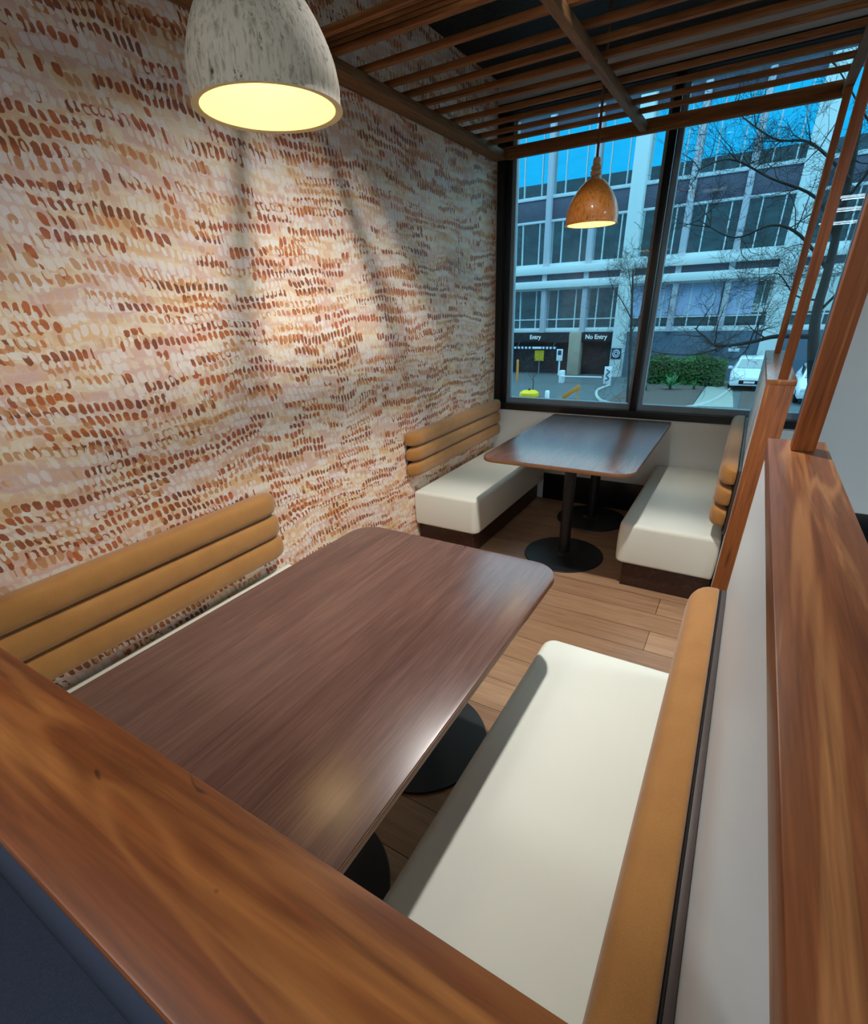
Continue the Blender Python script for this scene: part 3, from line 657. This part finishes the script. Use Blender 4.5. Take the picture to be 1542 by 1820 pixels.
# ---- cars
def car(label, cx, y0, L, mirror=True):
    t = thing('car', label, 'car', (cx, y0+L/2, GZ)); w = .92
    sec = [(0, .30, .62, .78), (.10, .26, .74, .86), (.9, .24, .92, .91), (1.05, .24, .95, .92), (L-1.2, .24, .98, .92), (L-.1, .28, .92, .88), (L, .34, .80, .80)]
    loops = []
    for d, z0, z1, ww in sec:
        loops.append([(cx-ww, y0+d, GZ+z0+.1), (cx-ww+.06, y0+d, GZ+z0), (cx+ww-.06, y0+d, GZ+z0), (cx+ww, y0+d, GZ+z0+.1), (cx+ww, y0+d, GZ+z1-.12), (cx+ww-.10, y0+d, GZ+z1), (cx-ww+.10, y0+d, GZ+z1), (cx-ww, y0+d, GZ+z1-.12)])
    obj('body', rings(new(), loops), M['car_white'], t, 50)
    cab = []
    for d, z, ww in ((.95, .93, .80), (1.55, 1.40, .66), (1.75, 1.45, .64), (L-1.2, 1.47, .64), (L-.8, 1.42, .64), (L-.25, .95, .78)):
        cab.append([(cx-ww-.06, y0+d, GZ+.90), (cx+ww+.06, y0+d, GZ+.90), (cx+ww, y0+d, GZ+z-.03), (cx+ww-.06, y0+d, GZ+z), (cx-ww+.06, y0+d, GZ+z), (cx-ww, y0+d, GZ+z-.03)])
    obj('cabin', rings(new(), cab), M['car_white'], t, 50)
    bm = new(); q = [(cx-.68, y0+1.03, GZ+1.00), (cx+.68, y0+1.03, GZ+1.00), (cx+.56, y0+1.51, GZ+1.375), (cx-.56, y0+1.51, GZ+1.375)]
    a = [bm.verts.new((x, y-.012, z+.012)) for x, y, z in q]; b = [bm.verts.new((x, y+.03, z-.03)) for x, y, z in q]
    bm.faces.new(a); bm.faces.new(b[::-1])
    for i in range(4): bm.faces.new((a[i], b[i], b[(i+1) % 4], a[(i+1) % 4]))
    obj('windscreen', bm, M['car_glass'], t)
    for s in (-1, 1):
        obj('headlight', bbox(cx+s*.62-.17, cx+s*.62+.17, y0-.01, y0+.1, GZ+.56, GZ+.70, .02), M['sign_white'], t)
        obj('mirror', bbox(cx+s*.98-.10, cx+s*.98+.10, y0+1.12, y0+1.22, GZ+.95, GZ+1.08, .02), M['car_white'], t)
        obj('side_window', box(new(), min(cx+s*.69, cx+s*.715), max(cx+s*.69, cx+s*.715), y0+1.7, y0+L-1.0, GZ+1.02, GZ+1.36), M['car_glass'], t)
        for d in (.75, L-.75):
            bm = lathe([(.001, -.1), (.26, -.1), (.31, -.07), (.31, .07), (.26, .1), (.001, .1)], 0, 0, 24)
            bmesh.ops.transform(bm, matrix=Matrix.Translation((cx+s*.80, y0+d, GZ+.31)) @ Matrix.Rotation(math.pi/2, 4, 'Y'), verts=bm.verts)
            obj('wheel', bm, M['tyre'], t)
    obj('grille', bbox(cx-.45, cx+.45, y0-.012, y0+.08, GZ+.36, GZ+.54, .01), M['tyre'], t)
    obj('number_plate', bbox(cx-.24, cx+.24, y0-.025, y0-.010, GZ+.40, GZ+.50, .004), M['sign_white'], t)
car('white car parked nose out right of the hedge', 2.15, 25.4, 3.7)
car('white car nearer the window seen between the timber posts', 4.85, 22.2, 3.9)

# ---- planting
def leaf_mass(bm, x0, x1, y0, y1, z0, z1, n, sz, seed):
    rnd = random.Random(seed)
    for _ in range(n):
        f = rnd.random(); x, y, z = rnd.uniform(x0, x1), rnd.uniform(y0, y1), rnd.uniform(z0, z1)
        if f < .5: z = z1 + rnd.uniform(-.10, .08)*1.0 + .10*math.sin(x*3+y)
        elif f < .85: y = y0 + rnd.uniform(-.10, .08)
        elif f < .93: x = x0 + rnd.uniform(-.1, .06)
        else: x = x1 + rnd.uniform(-.06, .1)
        a = Vector((rnd.gauss(0, 1), rnd.gauss(0, 1), rnd.gauss(0, 1))).normalized(); b = a.orthogonal().normalized()
        s = sz*rnd.uniform(.6, 1.3); c = Vector((x, y, z))
        v_ = [bm.verts.new(c+p) for p in (-a*s, b*s*.45, a*s, -b*s*.45)]; bm.faces.new(v_)
    return bm
t = thing('hedge', 'clipped green hedge behind the planting bed', 'hedge', (-1.2, 27.3, GZ))
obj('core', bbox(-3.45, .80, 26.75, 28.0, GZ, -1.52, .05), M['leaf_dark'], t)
obj('foliage', leaf_mass(new(), -3.5, .88, 26.65, 28.05, GZ+.05, -1.45, 9000, .075, 3), M['leaf'], t, 0)
def yucca(label, x, y, s, n, seed):
    t = thing('yucca', label, 'plant', (x, y, GZ+.05)); rnd = random.Random(seed); bm = new()
    for i in range(n):
        a = i*2.4; el = rnd.uniform(.35, 1.35); L = s*rnd.uniform(.75, 1.1)
        d = Vector((math.cos(a)*math.cos(el), math.sin(a)*math.cos(el), math.sin(el))); sd = Vector((-math.sin(a), math.cos(a), 0))
        pts = [Vector((x, y, GZ+.15)) + d*L*f + Vector((0, 0, -.35*L*f*f*math.cos(el))) for f in (0, .35, .7, 1)]
        vv = [(bm.verts.new(p+sd*.045*s*w_), bm.verts.new(p-sd*.045*s*w_)) for p, w_ in zip(pts, (.8, 1, .7, .08))]
        for (p, q), (r_, s2) in zip(vv, vv[1:]): bm.faces.new((p, q, s2, r_))
    obj('leaves', bm, M['yucca'], t, 0); obj('stem', lathe([(.06, GZ+.05), (.05, GZ+.2), (.001, GZ+.21)], x, y, 10), M['bark'], t)
yucca('spiky pale green yucca in the middle of the planting bed', -1.35, 24.9, .85, 34, 1)
yucca('small low yucca at the left of the planting bed', -2.45, 24.3, .40, 22, 2)
yucca('small low yucca right of the big one', -.25, 25.2, .40, 22, 5)

def grow(thick, thin, p, d, L, r, depth, rnd, maxd, bend=.35, lift=.10):
    n = 5; pts = [p.copy()]; q = p.copy(); dd = d.normalized()
    for i in range(n):
        dd = (dd + Vector((rnd.gauss(0, bend), rnd.gauss(0, bend), rnd.gauss(lift, bend)))*.45).normalized()
        q = q + dd*L/n; pts.append(q.copy())
    tube(thick if depth < 2 else thin, pts, [max(r*(1-.7*i/n), .0022) for i in range(n+1)], 6 if depth < 2 else 4)
    if depth >= maxd: return
    for _ in range(rnd.choice((3, 4, 4, 5))):
        i = rnd.randint(1, n); a = Vector((rnd.gauss(0, 1), rnd.gauss(0, .7), rnd.gauss(.2, .8))).normalized()
        grow(thick, thin, pts[i], (dd*.55 + a*.8), L*rnd.uniform(.5, .75), r*(1-.7*i/n)*.62, depth+1, rnd, maxd, bend, lift)
def tree(label, trunk, rads, limbs, seed, maxd, name='bare_tree'):
    t = thing(name, label, 'tree', trunk[0]); rnd = random.Random(seed); tb, lb, tw = new(), new(), new()
    tube(tb, smooth_line(trunk, 4), [rads[0] + (rads[1]-rads[0])*i/(4*(len(trunk)-1)) for i in range(4*(len(trunk)-1)+1)], 10)
    for pts, r, kids in limbs:
        sl = smooth_line(pts, 5); tube(lb, sl, [r*(1-.75*i/(len(sl)-1)) for i in range(len(sl))], 7)
        for k_ in range(kids):
            i = rnd.randint(2, len(sl)-1); d = (sl[i]-sl[i-1]).normalized()
            a = Vector((rnd.gauss(0, 1), rnd.gauss(0, .6), rnd.gauss(.25, .9))).normalized()
            grow(lb, tw, sl[i], d*.5+a*.8, rnd.uniform(.45, 1.0), r*.34, 1, rnd, maxd)
    obj('trunk', tb, M['bark'], t, 60); obj('branches', lb, M['bark'], t, 60); obj('twigs', tw, M['bark'], t, 60)
tree('bare tree close to the window with a thick limb crossing low behind the right pane',
     [(3.55, 9.2, GZ), (3.35, 9.1, -1.0), (2.95, 9, .5), (2.82, 9, 1.2), (2.80, 9, 2.0), (2.70, 9.1, 3.5), (2.5, 9.3, 5.2)], (.13, .05),
     [([(2.95, 9, .75), (2.26, 9, .765), (1.80, 9, .65), (1.21, 9, .575), (.94, 9, .745), (.68, 9, .94)], .05, 11),
      ([(1.40, 9, .58), (.8, 9.05, .40), (.2, 9.1, .40), (-.5, 9.2, .48), (-.9, 9.2, .36)], .020, 9),
      ([(2.80, 9, 1.9), (2.2, 8.9, 2.5), (1.7, 8.8, 2.7), (1.1, 8.8, 2.55), (.4, 8.8, 2.9)], .034, 13),
      ([(2.78, 9, 2.4), (2.3, 9.2, 3.1), (1.5, 9.3, 3.5), (.7, 9.3, 3.9), (.1, 9.4, 3.8)], .032, 13),
      ([(2.72, 9, 3.3), (2.0, 9, 3.9), (1.4, 9, 4.05), (.6, 9, 4.6)], .03, 12),
      ([(2.70, 9, 2.9), (3.0, 8.8, 3.6), (2.5, 8.7, 4.3), (2.0, 8.7, 4.9)], .03, 7),
      ([(2.82, 9, 1.4), (2.4, 9.2, 1.5), (2.0, 9.2, 1.9), (1.7, 9.2, 1.8)], .02, 10),
      ([(2.85, 9, 1.2), (3.2, 9, 1.8), (3.3, 9, 2.6), (3.1, 9, 3.6)], .03, 8)], 11, 4)
tree('slim bare young tree in the planting bed seen beside the mullion',
     [(-1.20, 13.2, GZ), (-1.26, 13.1, -1.4), (-1.41, 13, .55), (-1.52, 13, 1.55), (-1.60, 13, 2.3)], (.055, .02),
     [([(-1.42, 13, .6), (-1.2, 13, 1.2), (-1.05, 13, 1.9), (-.8, 13, 2.4)], .018, 7), ([(-1.45, 13, 1.0), (-1.8, 13, 1.5), (-2.2, 13, 2.0), (-2.35, 13, 2.5)], .018, 7), ([(-1.5, 13, 1.5), (-1.7, 13, 2.2), (-1.9, 13, 2.9)], .015, 7)], 5, 4)
tree('leafless sapling standing by the yellow drum',
     [(-7.70, 21.6, GZ), (-7.68, 21.6, -2.2), (-7.72, 21.6, -1.75)], (.03, .015),
     [([(-7.70, 21.6, -2.1), (-8.0, 21.6, -1.7), (-8.2, 21.6, -1.4)], .012, 4), ([(-7.70, 21.6, -1.9), (-7.4, 21.6, -1.6), (-7.2, 21.6, -1.3)], .012, 4)], 9, 3, 'sapling')
